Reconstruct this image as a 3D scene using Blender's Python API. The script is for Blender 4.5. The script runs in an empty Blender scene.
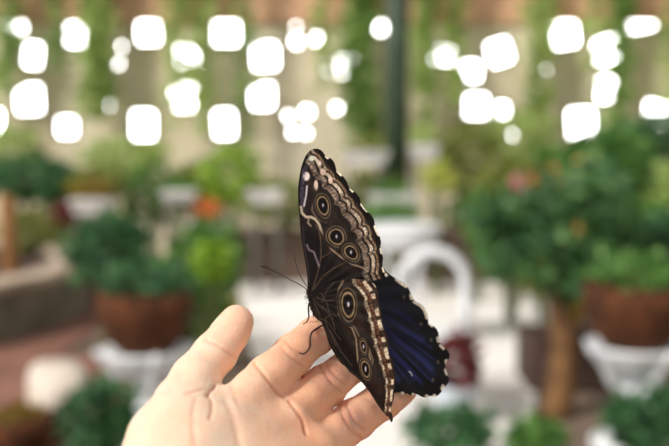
import bpy, math, random
import numpy as np
from mathutils import Vector, Matrix
random.seed(7); rng = np.random.default_rng(7)
S = bpy.context.scene
COL = S.collection
W, H, F = 669, 446, 929.0
PITCH = math.atan(83/F)
CAM = Vector((0, 0, 1.5))
FWD = Vector((0, math.cos(PITCH), -math.sin(PITCH)))
UP = Vector((0, math.sin(PITCH), math.cos(PITCH)))
RT = Vector((1, 0, 0))
D0 = 0.355                                     # distance from the lens to the butterfly's body

def cp(px, py, d):                             # a point at depth d in front of the lens
    return CAM + d*(FWD + RT*((px-W/2)/F) - UP*((py-H/2)/F))
def at(px, py, Y):                             # a point on the view ray at world distance Y
    v = FWD + RT*((px-W/2)/F) - UP*((py-H/2)/F)
    return CAM + v*(Y/v.y)
def lin(c):
    return tuple(((v/255)/12.92 if v/255 <= .04045 else ((v/255+.055)/1.055)**2.4) for v in c[:3])

# ------------------------------------------------------------------ objects
def tag(o, label=None, cat=None, group=None, kind=None):
    if label: o['label'] = label
    if cat: o['category'] = cat
    if group: o['group'] = group
    if kind: o['kind'] = kind
    return o
def empty(name, loc, label, cat, group=None, rz=0):
    o = bpy.data.objects.new(name, None); COL.objects.link(o)
    o.location = loc; o.rotation_euler = (0, 0, rz); o.empty_display_size = .1
    return tag(o, label, cat, group)
def mesh(name, vf, mat, parent=None, smooth=False, world=False):
    v, f = vf
    me = bpy.data.meshes.new(name)
    if world and parent is not None:
        inv = (Matrix.Translation(parent.location) @ Matrix.Rotation(parent.rotation_euler.z, 4, 'Z')).inverted()
        v = [inv @ Vector(p) for p in v]
    me.from_pydata([tuple(p) for p in v], [], [tuple(q) for q in f]); me.validate()
    me.materials.append(mat)
    if smooth: me.shade_smooth()
    o = bpy.data.objects.new(name, me); COL.objects.link(o)
    if parent is not None: o.parent = parent
    return o
def join(*parts):
    V, Fc = [], []
    for v, f in parts:
        n = len(V); V += [Vector(p) for p in v]; Fc += [tuple(i+n for i in q) for q in f]
    return V, Fc
def shift(vf, loc, rz=0):
    m = Matrix.Translation(loc) @ Matrix.Rotation(rz, 4, 'Z')
    return [m @ Vector(p) for p in vf[0]], vf[1]
def box(x0, x1, y0, y1, z0, z1):
    v = [(x, y, z) for z in (z0, z1) for y in (y0, y1) for x in (x0, x1)]
    return v, [(0,2,3,1), (4,5,7,6), (0,1,5,4), (2,6,7,3), (0,4,6,2), (1,3,7,5)]
def tube(pts, rad, n=10, cap=True):
    pts = [Vector(p) for p in pts]
    if not hasattr(rad, '__len__'): rad = [rad]*len(pts)
    V, Fc = [], []
    u = None
    for i, p in enumerate(pts):
        t = (pts[min(i+1, len(pts)-1)] - pts[max(i-1, 0)]).normalized()
        if u is None: u = t.orthogonal().normalized()
        u = (u - t*u.dot(t)).normalized(); w = t.cross(u)
        for k in range(n):
            a = 2*math.pi*k/n
            V.append(p + (u*math.cos(a) + w*math.sin(a))*rad[i])
    for i in range(len(pts)-1):
        for k in range(n):
            Fc.append((i*n+k, i*n+(k+1) % n, (i+1)*n+(k+1) % n, (i+1)*n+k))
    if cap: Fc += [tuple(range(n))[::-1], tuple((len(pts)-1)*n+k for k in range(n))]
    return V, Fc
def lathe(prof, n=32, ring=False):
    V, Fc = [], []
    for r, z in prof:
        for k in range(n):
            a = 2*math.pi*k/n; V.append((r*math.cos(a), r*math.sin(a), z))
    for i in range(len(prof)-1):
        for k in range(n):
            Fc.append((i*n+k, i*n+(k+1) % n, (i+1)*n+(k+1) % n, (i+1)*n+k))
    if ring: Fc += [((len(prof)-1)*n+k, (len(prof)-1)*n+(k+1) % n, (k+1) % n, k) for k in range(n)]
    else: Fc += [tuple(range(n))[::-1], tuple((len(prof)-1)*n+k for k in range(n))]
    return V, Fc
def smoothpath(pts, k=8):
    pts = [Vector(p) for p in pts]; out = []
    for i in range(len(pts)-1):
        p0, p1, p2, p3 = pts[max(i-1, 0)], pts[i], pts[i+1], pts[min(i+2, len(pts)-1)]
        for j in range(k):
            t = j/k
            out.append(.5*((2*p1)+(p2-p0)*t+(2*p0-5*p1+4*p2-p3)*t*t+(3*p1-p0-3*p2+p3)*t**3))
    out.append(pts[-1]); return out

# ------------------------------------------------------------------ materials
def mat(name, c1, c2=None, scale=8, rough=.6, bump=.0, bscale=None, spec=.3, detail=4):
    m = bpy.data.materials.new(name); m.use_nodes = True
    nt = m.node_tree; b = nt.nodes['Principled BSDF']
    b.inputs['Roughness'].default_value = rough
    b.inputs['Specular IOR Level'].default_value = spec
    tc = nt.nodes.new('ShaderNodeTexCoord')
    nz = nt.nodes.new('ShaderNodeTexNoise'); nz.inputs['Scale'].default_value = scale; nz.inputs['Detail'].default_value = detail
    nt.links.new(tc.outputs['Object'], nz.inputs['Vector'])
    r = nt.nodes.new('ShaderNodeValToRGB')
    r.color_ramp.elements[0].position = .35; r.color_ramp.elements[1].position = .65
    r.color_ramp.elements[0].color = (*lin(c1), 1); r.color_ramp.elements[1].color = (*lin(c2 or c1), 1)
    nt.links.new(nz.outputs['Fac'], r.inputs['Fac']); nt.links.new(r.outputs['Color'], b.inputs['Base Color'])
    if bump:
        n2 = nt.nodes.new('ShaderNodeTexNoise'); n2.inputs['Scale'].default_value = bscale or scale*4
        nt.links.new(tc.outputs['Object'], n2.inputs['Vector'])
        bp = nt.nodes.new('ShaderNodeBump'); bp.inputs['Strength'].default_value = bump; bp.inputs['Distance'].default_value = .02
        nt.links.new(n2.outputs['Fac'], bp.inputs['Height']); nt.links.new(bp.outputs['Normal'], b.inputs['Normal'])
    return m
def leafmat(name, cols, trans=.35, rough=.45):
    m = bpy.data.materials.new(name); m.use_nodes = True
    nt = m.node_tree; b = nt.nodes['Principled BSDF']; out = nt.nodes['Material Output']
    g = nt.nodes.new('ShaderNodeNewGeometry'); r = nt.nodes.new('ShaderNodeValToRGB')
    cr = r.color_ramp
    cr.elements[0].color = (*lin(cols[0]), 1); cr.elements[1].color = (*lin(cols[-1]), 1)
    for i, c in enumerate(cols[1:-1]):
        e = cr.elements.new((i+1)/(len(cols)-1)); e.color = (*lin(c), 1)
    nt.links.new(g.outputs['Random Per Island'], r.inputs['Fac'])
    nt.links.new(r.outputs['Color'], b.inputs['Base Color'])
    b.inputs['Roughness'].default_value = rough
    tr = nt.nodes.new('ShaderNodeBsdfTranslucent'); nt.links.new(r.outputs['Color'], tr.inputs['Color'])
    mx = nt.nodes.new('ShaderNodeMixShader'); mx.inputs['Fac'].default_value = trans
    nt.links.new(b.outputs[0], mx.inputs[1]); nt.links.new(tr.outputs[0], mx.inputs[2]); nt.links.new(mx.outputs[0], out.inputs['Surface'])
    return m
M = dict(
 plaster=mat('beige_plaster', (240,230,204), (226,212,182), .9, .85, .2, 20),
 brickband=mat('peach_brick', (228,180,146), (220,178,146), 3, .85, .3, 30),
 side=mat('side_plaster', (190,184,160), (160,160,130), 1.2, .85),
 floor=mat('brown_paving', (134,114,100), (104,90,78), 2.0, .8, .2, 14),
 path=mat('pale_concrete', (246,242,239), (234,227,223), 1.0, .7, .1, 20),
 brick=mat('red_brown_paving', (150,108,94), (120,84,72), 3, .8, .3, 14),
 stone=mat('grey_stone', (140,134,118), (112,106,92), 4, .85, .4, 16),
 cap=mat('pale_stone_cap', (206,188,170), (178,160,142), 4, .8, .3, 16),
 bed=mat('brown_stone', (126,106,94), (96,80,70), 3, .85, .4, 12),
 soil=mat('dark_soil', (82,62,56), (56,42,36), 14, .95, .6, 40),
 white=mat('white_paint', (240,242,246), (226,230,236), 3, .4, 0, None, .4),
 wpot=mat('white_glaze', (236,234,234), (214,212,212), 6, .4),
 coir=mat('brown_coir', (104,62,36), (60,36,22), 16, .95, .8, 60),
 terra=mat('terracotta', (188,104,64), (160,84,50), 6, .8),
 wood=mat('brown_wood', (146,104,62), (112,76,44), 6, .75, .3, 30),
 stake=mat('yellow_bamboo', (196,160,78), (176,140,70), 6, .6),
 bark=mat('brown_bark', (136,100,64), (92,66,44), 9, .9, .7, 30),
 post=mat('dark_green_iron', (58,76,56), (44,60,46), 5, .5),
 iron=mat('grey_iron', (120,122,112), (96,98,92), 5, .5),
 darkbox=mat('dark_brown_timber', (96,76,68), (70,54,48), 7, .8, .3, 30),
 rock=mat('pale_limestone', (222,210,198), (192,180,166), 4, .8, .4, 16),
 stem=mat('green_stem', (90,100,50), (70,80,40), 9, .7),
 dgreen=leafmat('dark_leaf', [(40,72,46),(64,112,66),(98,146,92),(58,106,78)]),
tgreen=leafmat('tree_leaf', [(40,74,48),(66,112,66),(96,146,80),(120,160,96),(58,104,84)]),
 mgreen=leafmat('mid_leaf', [(56,98,44),(90,142,60),(126,170,84),(74,122,62)]),
 olive=leafmat('olive_leaf', [(88,104,42),(130,144,60),(166,172,82),(104,126,58)]),
 lime=leafmat('lime_leaf', [(110,150,30),(150,190,50),(176,205,80)]),
 vine=leafmat('vine_leaf', [(140,168,84),(176,202,112),(206,220,146),(150,182,100)], .45),
 dvine=leafmat('dark_vine_leaf', [(100,134,66),(134,170,84),(168,198,112)], .4),
 red=leafmat('red_leaf', [(110,44,52),(140,66,66),(96,60,50)]),
 pink=leafmat('pink_petal', [(210,120,150),(230,150,170)]),
 orange=leafmat('orange_petal', [(214,110,60),(230,140,80)]),
 yellow=leafmat('yellow_green_leaf', [(190,200,90),(210,214,120)]),
 ochre=leafmat('ochre_leaf', [(150,120,30),(120,104,26),(170,140,40)]),
)
def vcolmat(name, rough=.5, spec=.3, sheen=0, bump=0):
    m = bpy.data.materials.new(name); m.use_nodes = True
    nt = m.node_tree; b = nt.nodes['Principled BSDF']
    a = nt.nodes.new('ShaderNodeAttribute'); a.attribute_name = 'pattern'
    tc = nt.nodes.new('ShaderNodeTexCoord'); nz = nt.nodes.new('ShaderNodeTexNoise')
    nz.inputs['Scale'].default_value = 1400; nz.inputs['Detail'].default_value = 3
    nt.links.new(tc.outputs['Object'], nz.inputs['Vector'])
    mr = nt.nodes.new('ShaderNodeMapRange'); mr.inputs['From Min'].default_value = .3; mr.inputs['From Max'].default_value = .7
    mr.inputs['To Min'].default_value = .72; mr.inputs['To Max'].default_value = 1.28
    nt.links.new(nz.outputs['Fac'], mr.inputs['Value'])
    mx = nt.nodes.new('ShaderNodeMix'); mx.data_type = 'RGBA'; mx.blend_type = 'MULTIPLY'; mx.inputs[0].default_value = 1
    nt.links.new(a.outputs['Color'], mx.inputs[6]); nt.links.new(mr.outputs[0], mx.inputs[7])
    nt.links.new(mx.outputs[2], b.inputs['Base Color'])
    b.inputs['Roughness'].default_value = rough; b.inputs['Specular IOR Level'].default_value = spec
    return m

# ------------------------------------------------------------------ camera, sky, sun
cd = bpy.data.cameras.new('camera'); cam = bpy.data.objects.new('camera', cd); COL.objects.link(cam)
cd.sensor_width = 36; cd.lens = F*36/W; cd.clip_start = .02; cd.clip_end = 200
cam.location = CAM; cam.rotation_euler = (math.pi/2 - PITCH, 0, 0)
cd.dof.use_dof = True; cd.dof.focus_distance = D0 - .003; cd.dof.aperture_fstop = 6.9
S.camera = cam
S.view_settings.view_transform = 'Standard'; S.view_settings.look = 'None'
S.view_settings.exposure = 0.12; S.view_settings.gamma = 1; S.view_settings.use_curve_mapping = False
S.cycles.use_denoising = True
S.cycles.max_bounces = 8; S.cycles.transparent_max_bounces = 12
wd = bpy.data.worlds.new('sky'); S.world = wd; wd.use_nodes = True
nt = wd.node_tree; bg = nt.nodes['Background']
tc = nt.nodes.new('ShaderNodeTexCoord'); sx = nt.nodes.new('ShaderNodeSeparateXYZ')
nt.links.new(tc.outputs['Generated'], sx.inputs[0])
rz_ = nt.nodes.new('ShaderNodeMapRange'); rz_.inputs['From Min'].default_value = .17; rz_.inputs['From Max'].default_value = .24
rz_.inputs['To Min'].default_value = 1; rz_.inputs['To Max'].default_value = 0
nt.links.new(sx.outputs['Z'], rz_.inputs['Value'])
ry = nt.nodes.new('ShaderNodeMapRange'); ry.inputs['From Min'].default_value = .6; ry.inputs['From Max'].default_value = .8
nt.links.new(sx.outputs['Y'], ry.inputs['Value'])
mu = nt.nodes.new('ShaderNodeMath'); mu.operation = 'MULTIPLY'
nt.links.new(rz_.outputs[0], mu.inputs[0]); nt.links.new(ry.outputs[0], mu.inputs[1])
st = nt.nodes.new('ShaderNodeMapRange'); st.inputs['To Min'].default_value = .52; st.inputs['To Max'].default_value = 14.0
nt.links.new(mu.outputs[0], st.inputs['Value']); nt.links.new(st.outputs[0], bg.inputs['Strength'])
bg.inputs['Color'].default_value = (1, .985, .96, 1)
sd = bpy.data.lights.new('sun', 'SUN'); sun = bpy.data.objects.new('sun', sd); COL.objects.link(sun)
sd.energy = 4.1; sd.angle = math.radians(14); sd.color = (1, .95, .88)
sun.rotation_euler = Vector((.8, .65, -.85)).to_track_quat('-Z', 'Y').to_euler(); sun.location = (-2, 0, 5)

# ------------------------------------------------------------------ the glasshouse
YB = 12.0
WINS_AND_LIGHT_HOLES = [ # px, py, w, h, tilt; tiniest: added holes for sky glints between leaves
 (13,20,22,26,0),(32,55,16,21,6),(75,34,18,20,0),(148,31,21,22,0),(226,31,23,24,0),(28,99,25,25,-2),(66,127,18,16,0),
 (143,125,21,25,0),(224,124,18,24,-3),(187,56,21,20,0),(265,56,22,23,-2),(182,97,22,24,4),(262,96,20,22,0),(102,55,5,5,0),(121,46,5,5,0),(118,63,6,6,0),
 (111,92,7,7,0),(109,105,4,4,0),(307,112,8,8,0),(288,116,5,5,0),(293,132,6,6,0),(306,133,5,5,0),(296,41,7,9,0),(316,39,7,9,0),(296,26,4,4,0),(327,67,6,12,0),(347,65,15,20,0),(337,108,6,6,0),(346,104,5,5,0),(381,24,15,17,0),(443,55,20,14,6),
 (471,71,18,17,0),(500,52,21,21,-17),(566,33,23,24,-9),(607,50,24,23,-14),(641,18,28,22,-12),(477,106,20,20,0),(502,110,12,12,0),
 (513,135,6,6,0),(533,97,5,5,0),(533,66,4,4,0),(547,70,4,4,0),(546,94,4,4,0),(582,123,25,25,-4),(608,89,18,22,0),(657,115,22,25,4),(-3,120,8,22,0),(-50,60,24,24,0),(-80,122,24,24,0),
 (710,60,24,24,-12),(735,120,24,24,-4)]
k = YB/F
def wallbase(name, x0, x1, y0, y1, z0, z1, m):
    return tag(mesh(name, box(x0, x1, y0, y1, z0, z1), m), kind='structure')
wall = wallbase('wall_back', -7.2, 7.2, YB, YB+.12, 0, 4.3, M['plaster'])
cut = []
wins = []
for (px, py, w, h, t) in WINS_AND_LIGHT_HOLES:
    c = at(px, py, YB); hw, hh = w*k/2, h*k/2
    R = Matrix.Rotation(math.radians(t), 3, 'Y')
    def rect(hw, hh, y0, y1, c=c, R=R):
        v, f = box(-hw, hw, y0, y1, -hh, hh)
        return [R @ Vector(p) + Vector((c.x, YB, c.z)) for p in v], f
    fb_ = min(.03, hw*.5); cut.append(rect(hw+fb_, hh+fb_, -.1, .3)); wins.append((rect, hw, hh))
cutter = mesh('cutter', join(*cut), M['plaster'])
bm_ = wall.modifiers.new('openings', 'BOOLEAN'); bm_.object = cutter; bm_.operation = 'DIFFERENCE'; bm_.solver = 'EXACT'; bm_.use_self = True
dg = bpy.context.evaluated_depsgraph_get()
nm = bpy.data.meshes.new_from_object(wall.evaluated_get(dg)); wall.modifiers.clear(); wall.data = nm
bpy.data.objects.remove(cutter)
gl = bpy.data.materials.new('clear_glass'); gl.use_nodes = True
g = gl.node_tree; tr = g.nodes.new('ShaderNodeBsdfTransparent'); gs = g.nodes.new('ShaderNodeBsdfGlossy'); gs.inputs['Roughness'].default_value = .05
mx = g.nodes.new('ShaderNodeMixShader'); mx.inputs['Fac'].default_value = .06
g.links.new(tr.outputs[0], mx.inputs[1]); g.links.new(gs.outputs[0], mx.inputs[2]); g.links.new(mx.outputs[0], g.nodes['Material Output'].inputs['Surface'])
for i, (rect, hw, hh) in enumerate(wins):
    R4 = []; fb = min(.03, hw*.5)
    for (a0, a1, b0, b1) in ((-hw-fb, hw+fb, -hh-fb, -hh), (-hw-fb, hw+fb, hh, hh+fb), (-hw-fb, -hw, -hh, hh), (hw, hw+fb, -hh, hh)):
        v, f = rect(1, 1, -.01, .1)
        v0 = [(a, y, b) for b in (b0, b1) for y in (-.01, .1) for a in (a0, a1)]
        t = math.radians(WINS_AND_LIGHT_HOLES[i][4]); c = at(WINS_AND_LIGHT_HOLES[i][0], WINS_AND_LIGHT_HOLES[i][1], YB)
        Rm = Matrix.Rotation(t, 3, 'Y')
        R4.append(([Rm @ Vector(p) + Vector((c.x, YB, c.z)) for p in v0], f))
    fr = tag(mesh('window_%d' % (i+1), join(*R4), M['iron']), kind='structure')  # the tiny ones are added light holes, not real windows
    mesh('glass_pane', rect(hw, hh, .05, .056), gl, fr)
# trim sits above the top windows
wallbase('trim_1', -7.2, 7.2, YB-.06, YB-.003, 2.98, 3.42, M['brickband'])
wallbase('wall_left', -7.35, -7.2, -3, YB+.12, 0, 2.9, M['side'])
wallbase('wall_right', 7.2, 7.35, -3, YB+.12, 0, 2.9, M['side'])
wallbase('floor', -7.35, 7.35, -3, YB+.12, -.1, 0, M['floor'])
beams = [box(-7.3, 7.3, y-.04, y+.04, 4.3, 4.42) for y in (-2.5, 0.8, 3.8, 7, 9.6, 11.9)] + [box(x-.04, x+.04, -3, YB, 4.42, 4.5) for x in (-7.2, -3, 0, 3, 7.2)]
tag(mesh('ceiling', join(*beams), M['iron']), kind='structure')
pv = mesh('brick_paving', join(box(-7.19, -1.15, -2.9, 6.3, .001, .016), box(-7.19, -1.9, 6.3, 9, .001, .016)), M['brick']); tag(pv, kind='structure')
pv.name = 'floor_brick_paving'
pp = [(238,283),(578,283),(566,312),(540,330),(532,446),(532,700),(300,700),(288,446),(262,380),(246,335)]
def fl(px, py):
    v = FWD + RT*((px-W/2)/F) - UP*((py-H/2)/F); q = CAM + v*(CAM.z/-v.z); return (q.x, q.y)
pa = [fl(*q) for q in pp]; n_ = len(pa)
tag(mesh('floor_pale_path', ([(*q, .001) for q in pa]+[(*q, .02) for q in pa], [tuple(range(n_)), tuple(range(n_, 2*n_))[::-1]]+[(i, (i+1) % n_, (i+1) % n_+n_, i+n_) for i in range(n_)]), M['path']), kind='structure')

# ------------------------------------------------------------------ plants
def leaves(n, centers, size, aspect=.5, up=.3, seed=0):
    r = np.random.default_rng(seed)
    V = np.zeros((n, 6, 3)); C = np.asarray(centers(n, r))
    d = r.normal(size=(n, 3)); d[:, 2] += up; d /= np.linalg.norm(d, axis=1)[:, None]
    a = r.normal(size=(n, 3)); s = np.cross(d, a); s /= np.linalg.norm(s, axis=1)[:, None]
    nn = np.cross(d, s)
    L = (size*r.uniform(.6, 1.25, n))[:, None]; Wd = L*aspect*.5
    V[:, 0] = C; V[:, 1] = C+d*L*.45+s*Wd-nn*L*.08; V[:, 2] = C+d*L*.45-s*Wd-nn*L*.08
    V[:, 3] = C+d*L*.45; V[:, 4] = C+d*L-nn*L*.2; V[:, 5] = C+d*L*.8
    f = []
    for i in range(n):
        b = 6*i; f += [(b, b+1, b+3), (b, b+3, b+2), (b+3, b+1, b+4), (b+3, b+4, b+2)]
    V[:, 5] = V[:, 4]
    vv = np.delete(V, 5, axis=1).reshape(-1, 3)
    f = [tuple((j//6)*5 + j % 6 for j in q) for q in f]
    return [tuple(p) for p in vv], f
def ell(c, r, shell=.45):
    c = np.array(c); r = np.array(r)
    def fn(n, g):
        d = g.normal(size=(n, 3)); d /= np.linalg.norm(d, axis=1)[:, None]
        q = g.uniform(shell, 1, n)**.5
        lump = 1+.18*np.sin(d[:, 0]*5+c[0]*3)*np.cos(d[:, 2]*6+c[1])
        return c + d*r*(q*lump)[:, None]
    return fn
seed_ = [100]
def nseed(): seed_[0] += 1; return seed_[0]
def bush(name, label, cat, px, py, wpx, hpx, Y, mt, n=700, leaf=.1, group=None, stemr=.02, base=0.0, depth=None, aspect=.5):
    c = at(px, py, Y); rx = wpx/2*Y/F; rz = hpx/2*Y/F; ryy = depth or rx*.8
    o = empty(name, (c.x, Y, base), label, cat, group)
    mesh('foliage', leaves(n, ell((0, 0, c.z-base), (rx, ryy, rz)), leaf, aspect, .3, nseed()), mt, o)
    st = []
    for j in range(4):
        a = j*1.6+.3; top = Vector((math.cos(a)*rx*.4, math.sin(a)*ryy*.4, c.z-base))
        st.append(tube([Vector((math.cos(a)*.03, math.sin(a)*.03, 0)), top*.6, top], [stemr, stemr*.8, stemr*.4], 6))
    mesh('stem', join(*st), M['stem'], o)
    return o
def vine(label, px, wpx, y0, y1, Y, mt, n=260, leaf=.12, group='vines hanging down the window wall'):
    top = at(px, y0, Y); bot = at(px, y1, Y); w = wpx*Y/F
    zt = max(top.z, 4.3)
    o = empty('hanging_vine', (top.x, Y, zt), label, 'vine', group)
    cols = []
    ns = max(2, int(wpx/12)); r = np.random.default_rng(nseed())
    xs = r.uniform(-w/2, w/2, ns); ph = r.uniform(0, 6, ns); ends = r.uniform(.75, 1, ns)*(zt-bot.z)
    for j in range(ns):
        cols.append(tube([(xs[j]+.04*math.sin(ph[j]+q*1.2), .03*math.cos(ph[j]+q), -ends[j]*q/10) for q in range(11)], .008, 5))
    mesh('stem', join(*cols), M['stem'], o)
    def fn(n, g):
        j = g.integers(0, ns, n); t = g.uniform(0, 1, n)
        x = np.clip(xs[j]+.04*np.sin(ph[j]+t*12)+g.normal(0, w*.2+.03, n), -w*.75-.04, w*.75+.04)
        return np.stack([x, g.normal(0, .05, n), -ends[j]*t], 1)
    mesh('foliage', leaves(int(1.7*n*(zt-bot.z)/1.6), fn, leaf, .7, -.6, nseed()), mt, o)
    return o
VN = [
 ('pale vine at the far left edge of the window wall',-14,30,120,'vine',150),
 ('thin vine hanging beside the leftmost windows',10,10,105,'dvine',90),
 ('broad dense vine between the left window columns',88,22,150,'vine',430),
 ('short vine left of the broad dense one',56,12,90,'dvine',90),
 ('loose vine crossing the lower left centre windows',172,20,150,'vine',150),
 ('thin bright vine left of the tall paired windows',205,12,150,'vine',110),
 ('narrow vine beside the window right of centre left',250,10,140,'dvine',70),
 ('leafy vine over small windows and added light holes above the raised wing',322,7,140,'vine',80),
 ('wide dark vine wrapping the left of the iron post',360,17,170,'dvine',420),
 ('vine hanging just right of the dark iron post',421,14,150,'vine',260),
 ('vine half covering the small windows right of the post',458,10,120,'vine',110),
 ('tall dense vine between the tilted windows',543,15,165,'vine',210),
 ('vine at the right between crooked windows',622,10,150,'dvine',210),
 ('thin vine crossing the upper right windows',598,9,90,'vine',60),
 ('vine beyond the right window column',690,30,150,'vine',200)]
for lab, px, w, y1, mm, n in VN:
    vine(lab, px, w, -40, y1, YB-.35, M[mm], n, .13)

post = empty('iron_post', at(397, 0, 10.2)*1, 'dark green iron post rising behind the butterfly', 'post')
post.location = (at(397, 0, 10.2).x, 10.2, 0)
mesh('shaft', tube([(0, 0, 0), (0, 0, 4.3)], .13, 20), M['post'], post, True)
mesh('base_collar', lathe([(.2, 0), (.2, .1), (.16, .16), (.14, .3)]), M['post'], post)

# raised bed at the back
bd = empty('raised_bed', (0, 10.4, 0), 'long low brown stone raised bed across the back', 'planter')
mesh('retaining_wall', box(at(232,0,9.7).x, 2.9, -.8, -.62, 0, .5), M['bed'], bd)
mesh('coping', box(at(232,0,9.7).x, 2.9, -.82, -.55, .5, .55), M['bed'], bd)
mesh('soil', box(at(232,0,9.7).x, 2.9, -.61, .9, 0, .44), M['soil'], bd)

bs = [
 ('dark bushy plant at left behind the round bed','bush',28,180,80,42,10.6,'dgreen',600,.14),
 ('dark brown green shrub behind the white trough at left','bush',60,186,44,40,9.8,'dgreen',380,.12),
 ('olive shrub with ochre leaves above the white trough','bush',96,186,58,34,9.4,'olive',380,.1),
 ('green shrub between the two white troughs','bush',150,196,60,60,9.9,'mgreen',420,.12),
 ('bright lime green shrub left of the raised wing','bush',232,178,62,62,9.2,'lime',420,.12),
 ('olive green shrub beside the lime shrub','bush',196,190,60,54,10.2,'olive',450,.12),
 ('mid green shrub directly behind the butterfly wing','bush',285,205,80,44,10.1,'olive',450,.12),
 ('leafy shrub at the foot of the iron post','bush',372,190,60,40,10.0,'olive',420,.1),
 ('low bright green plant above the white table','bush',392,214,56,18,8.6,'mgreen',260,.1),
 ('tall yellow green shrub right of the iron post','bush',466,160,74,80,10.6,'olive',560,.13),
 ('mid green shrub beyond the white chair','bush',486,215,86,52,10.0,'mgreen',560,.12),
 ('dense shrub behind the flowering white pot','bush',550,170,70,44,10.8,'mgreen',520,.13),
 ('tall dark green shrub by the right wall','bush',648,170,96,110,9.2,'dgreen',1100,.15),
 ('bushy green plant right of the small tree','bush',642,240,84,70,6.6,'mgreen',800,.11),
 ('dark bluish plant behind the brown bowl at left','bush',108,250,84,62,6.8,'dgreen',700,.12),
 ('green plant between the bowl and the thumb','bush',205,262,74,84,5.6,'mgreen',620,.09),
 ('dark green plant close behind the bowl planter','bush',185,300,70,90,5.9,'dgreen',520,.1),
 ('leafy green plant at the foot of the left urn','bush',100,420,76,80,4.05,'dgreen',520,.08),
 ('brownish green shrub low behind the round bed','bush',34,232,72,44,9.4,'olive',420,.11),
 ('reddish leafed shrub beside the stone pillar','bush',66,214,30,24,8.9,'red',160,.09),
 ('pale green shrub against the back wall at far left','bush',8,150,66,44,11.4,'vine',360,.13),
 ('green shrub behind the flowers at right of centre','bush',585,212,70,50,8.0,'mgreen',460,.11),
 ('olive shrub behind the crown of the small tree','bush',548,272,70,50,6.9,'olive',360,.1),
 ('leafy green plant at the right edge above the bowl','bush',690,200,70,90,7.0,'vine',420,.12),
 ('pale green shrub against the wall left of centre','bush',125,158,90,36,11.2,'vine',420,.13),
 ('broad yellow green shrub against the right of the wall','bush',520,140,80,60,11.2,'vine',520,.13),
 ('large mid green shrub above the small tree','bush',604,170,96,84,8.4,'mgreen',1000,.13),
 ('dense olive shrub between the chair and the small tree','bush',508,196,76,70,9.0,'olive',650,.12),
 ('spreading green plant left of the small tree crown','bush',512,246,66,54,7.4,'mgreen',480,.1),
 ('dark leafy plant above the right bowl','bush',655,246,90,60,5.4,'dgreen',600,.09),
 ('olive plant low behind the hand at left','bush',222,318,44,40,6.6,'olive',260,.09),
 ('dark green plant behind the right urn stem','bush',598,372,60,90,5.9,'dgreen',500,.09),
 ('low green plant under the blue wing','bush',450,432,96,46,4.1,'dgreen',480,.07),
 ('low green plant at the foot of the small tree','bush',535,440,60,40,4.0,'mgreen',300,.07),
 ('leafy green plant at the foot of the right urn','bush',650,424,90,64,4.05,'dgreen',620,.08),
]
for lab, cat, px, py, w, h, Y, mm, n, lf in bs:
    c = at(px, py, Y)
    bush('shrub', lab, cat, px, py, w, h, Y, M[mm], n, lf, 'shrubs and leafy plants around the glasshouse', base=0.44 if 9.79 < Y < 11.2 and -1.05 < c.x < 2.9 else 0.0)
for lab, px, py, Y, r, mm in (('pale yellow green leaf rosette right of the iron post',438,178,8.8,17,'yellow'),
                       ('small lime green leaf clump above the white chair',478,236,8.4,11,'lime'),
                       ('bright lime green tuft beside the thumb tip',213,262,5.2,16,'lime')):
    bush('leaf_rosette', lab, 'plant', px, py, r*2, r*1.9, Y, M[mm], 170, .07, stemr=.012, aspect=.8)

def trough(name, label, px, py, wpx, hpx, Y, m, plant=None, pw=1.0, ph=.25, n=140, legs=True):
    c = at(px, py, Y); w = wpx*Y/F/2; h = hpx*Y/F/2; d = min(w, .16)
    o = empty(name, (c.x, Y, 0), label, 'planter')
    z0, z1 = c.z-h, c.z+h
    v, f = box(-w, w, -d, d, z0, z1)
    v = [Vector((p[0]*(.86 if p[2] < c.z else 1), p[1]*(.86 if p[2] < c.z else 1), p[2])) for p in v]
    mesh('trough', (v, f), m, o)
    mesh('rim', join(box(-w-.015, w+.015, -d-.015, -d+.01, z1-.03, z1+.006), box(-w-.015, w+.015, d-.01, d+.015, z1-.03, z1+.006),
                     box(-w-.015, -w+.01, -d+.01, d-.01, z1-.03, z1+.006), box(w-.01, w+.015, -d+.01, d-.01, z1-.03, z1+.006)), m, o)
    for sx_ in (-1, 1):
        for sy in (-1, 1):
            mesh('leg', box(sx_*w*.7-.015, sx_*w*.7+.015, sy*d*.6-.015, sy*d*.6+.015, 0, z0), M['iron'], o)
    if plant: mesh('foliage', leaves(n, ell((0, 0, z1+ph*.45), (w*pw, d*1.1, ph/2)), .08, .5, .4, nseed()), plant, o)
trough('trough_planter', 'white trough planter with ochre leaves at left', 94, 206, 38, 13, 8.6, M['wpot'], M['ochre'], 1.1, .2)
trough('trough_planter', 'white trough planter with orange flowers left of butterfly', 207, 226, 30, 13, 8.4, M['wpot'], M['orange'], .9, .18, 90)
trough('trough_planter', 'pale trough planter in front of the lime shrub', 266, 196, 32, 12, 9.0, M['wpot'], M['olive'], 1.0, .14, 90)
trough('trough_planter', 'wide white trough high behind the raised wing', 365, 158, 44, 12, 9.6, M['wpot'], M['olive'], 1.0, .16, 110)
trough('trough_planter', 'small white trough just right of the iron post', 424, 152, 26, 12, 9.6, M['wpot'], M['vine'], 1.0, .2, 110)
trough('trough_planter', 'lilac white trough planter above the white table', 392, 203, 44, 17, 9.1, M['wpot'], M['mgreen'], 1.0, .12, 90)
trough('trough_planter', 'white planter with red orange and pink flowers at right', 547, 203, 28, 15, 8.2, M['wpot'], M['orange'], 1.25, .24, 150)
trough('trough_planter', 'pale grey trough near the left wall', 180, 196, 30, 10, 9.0, M['wpot'], M['mgreen'], .9, .12, 60)
bush('flower_clump', 'pink flower clump beside the orange flowers', 'flowers', 521, 183, 20, 14, 8.3, M['pink'], 90, .06, stemr=.01)
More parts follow.
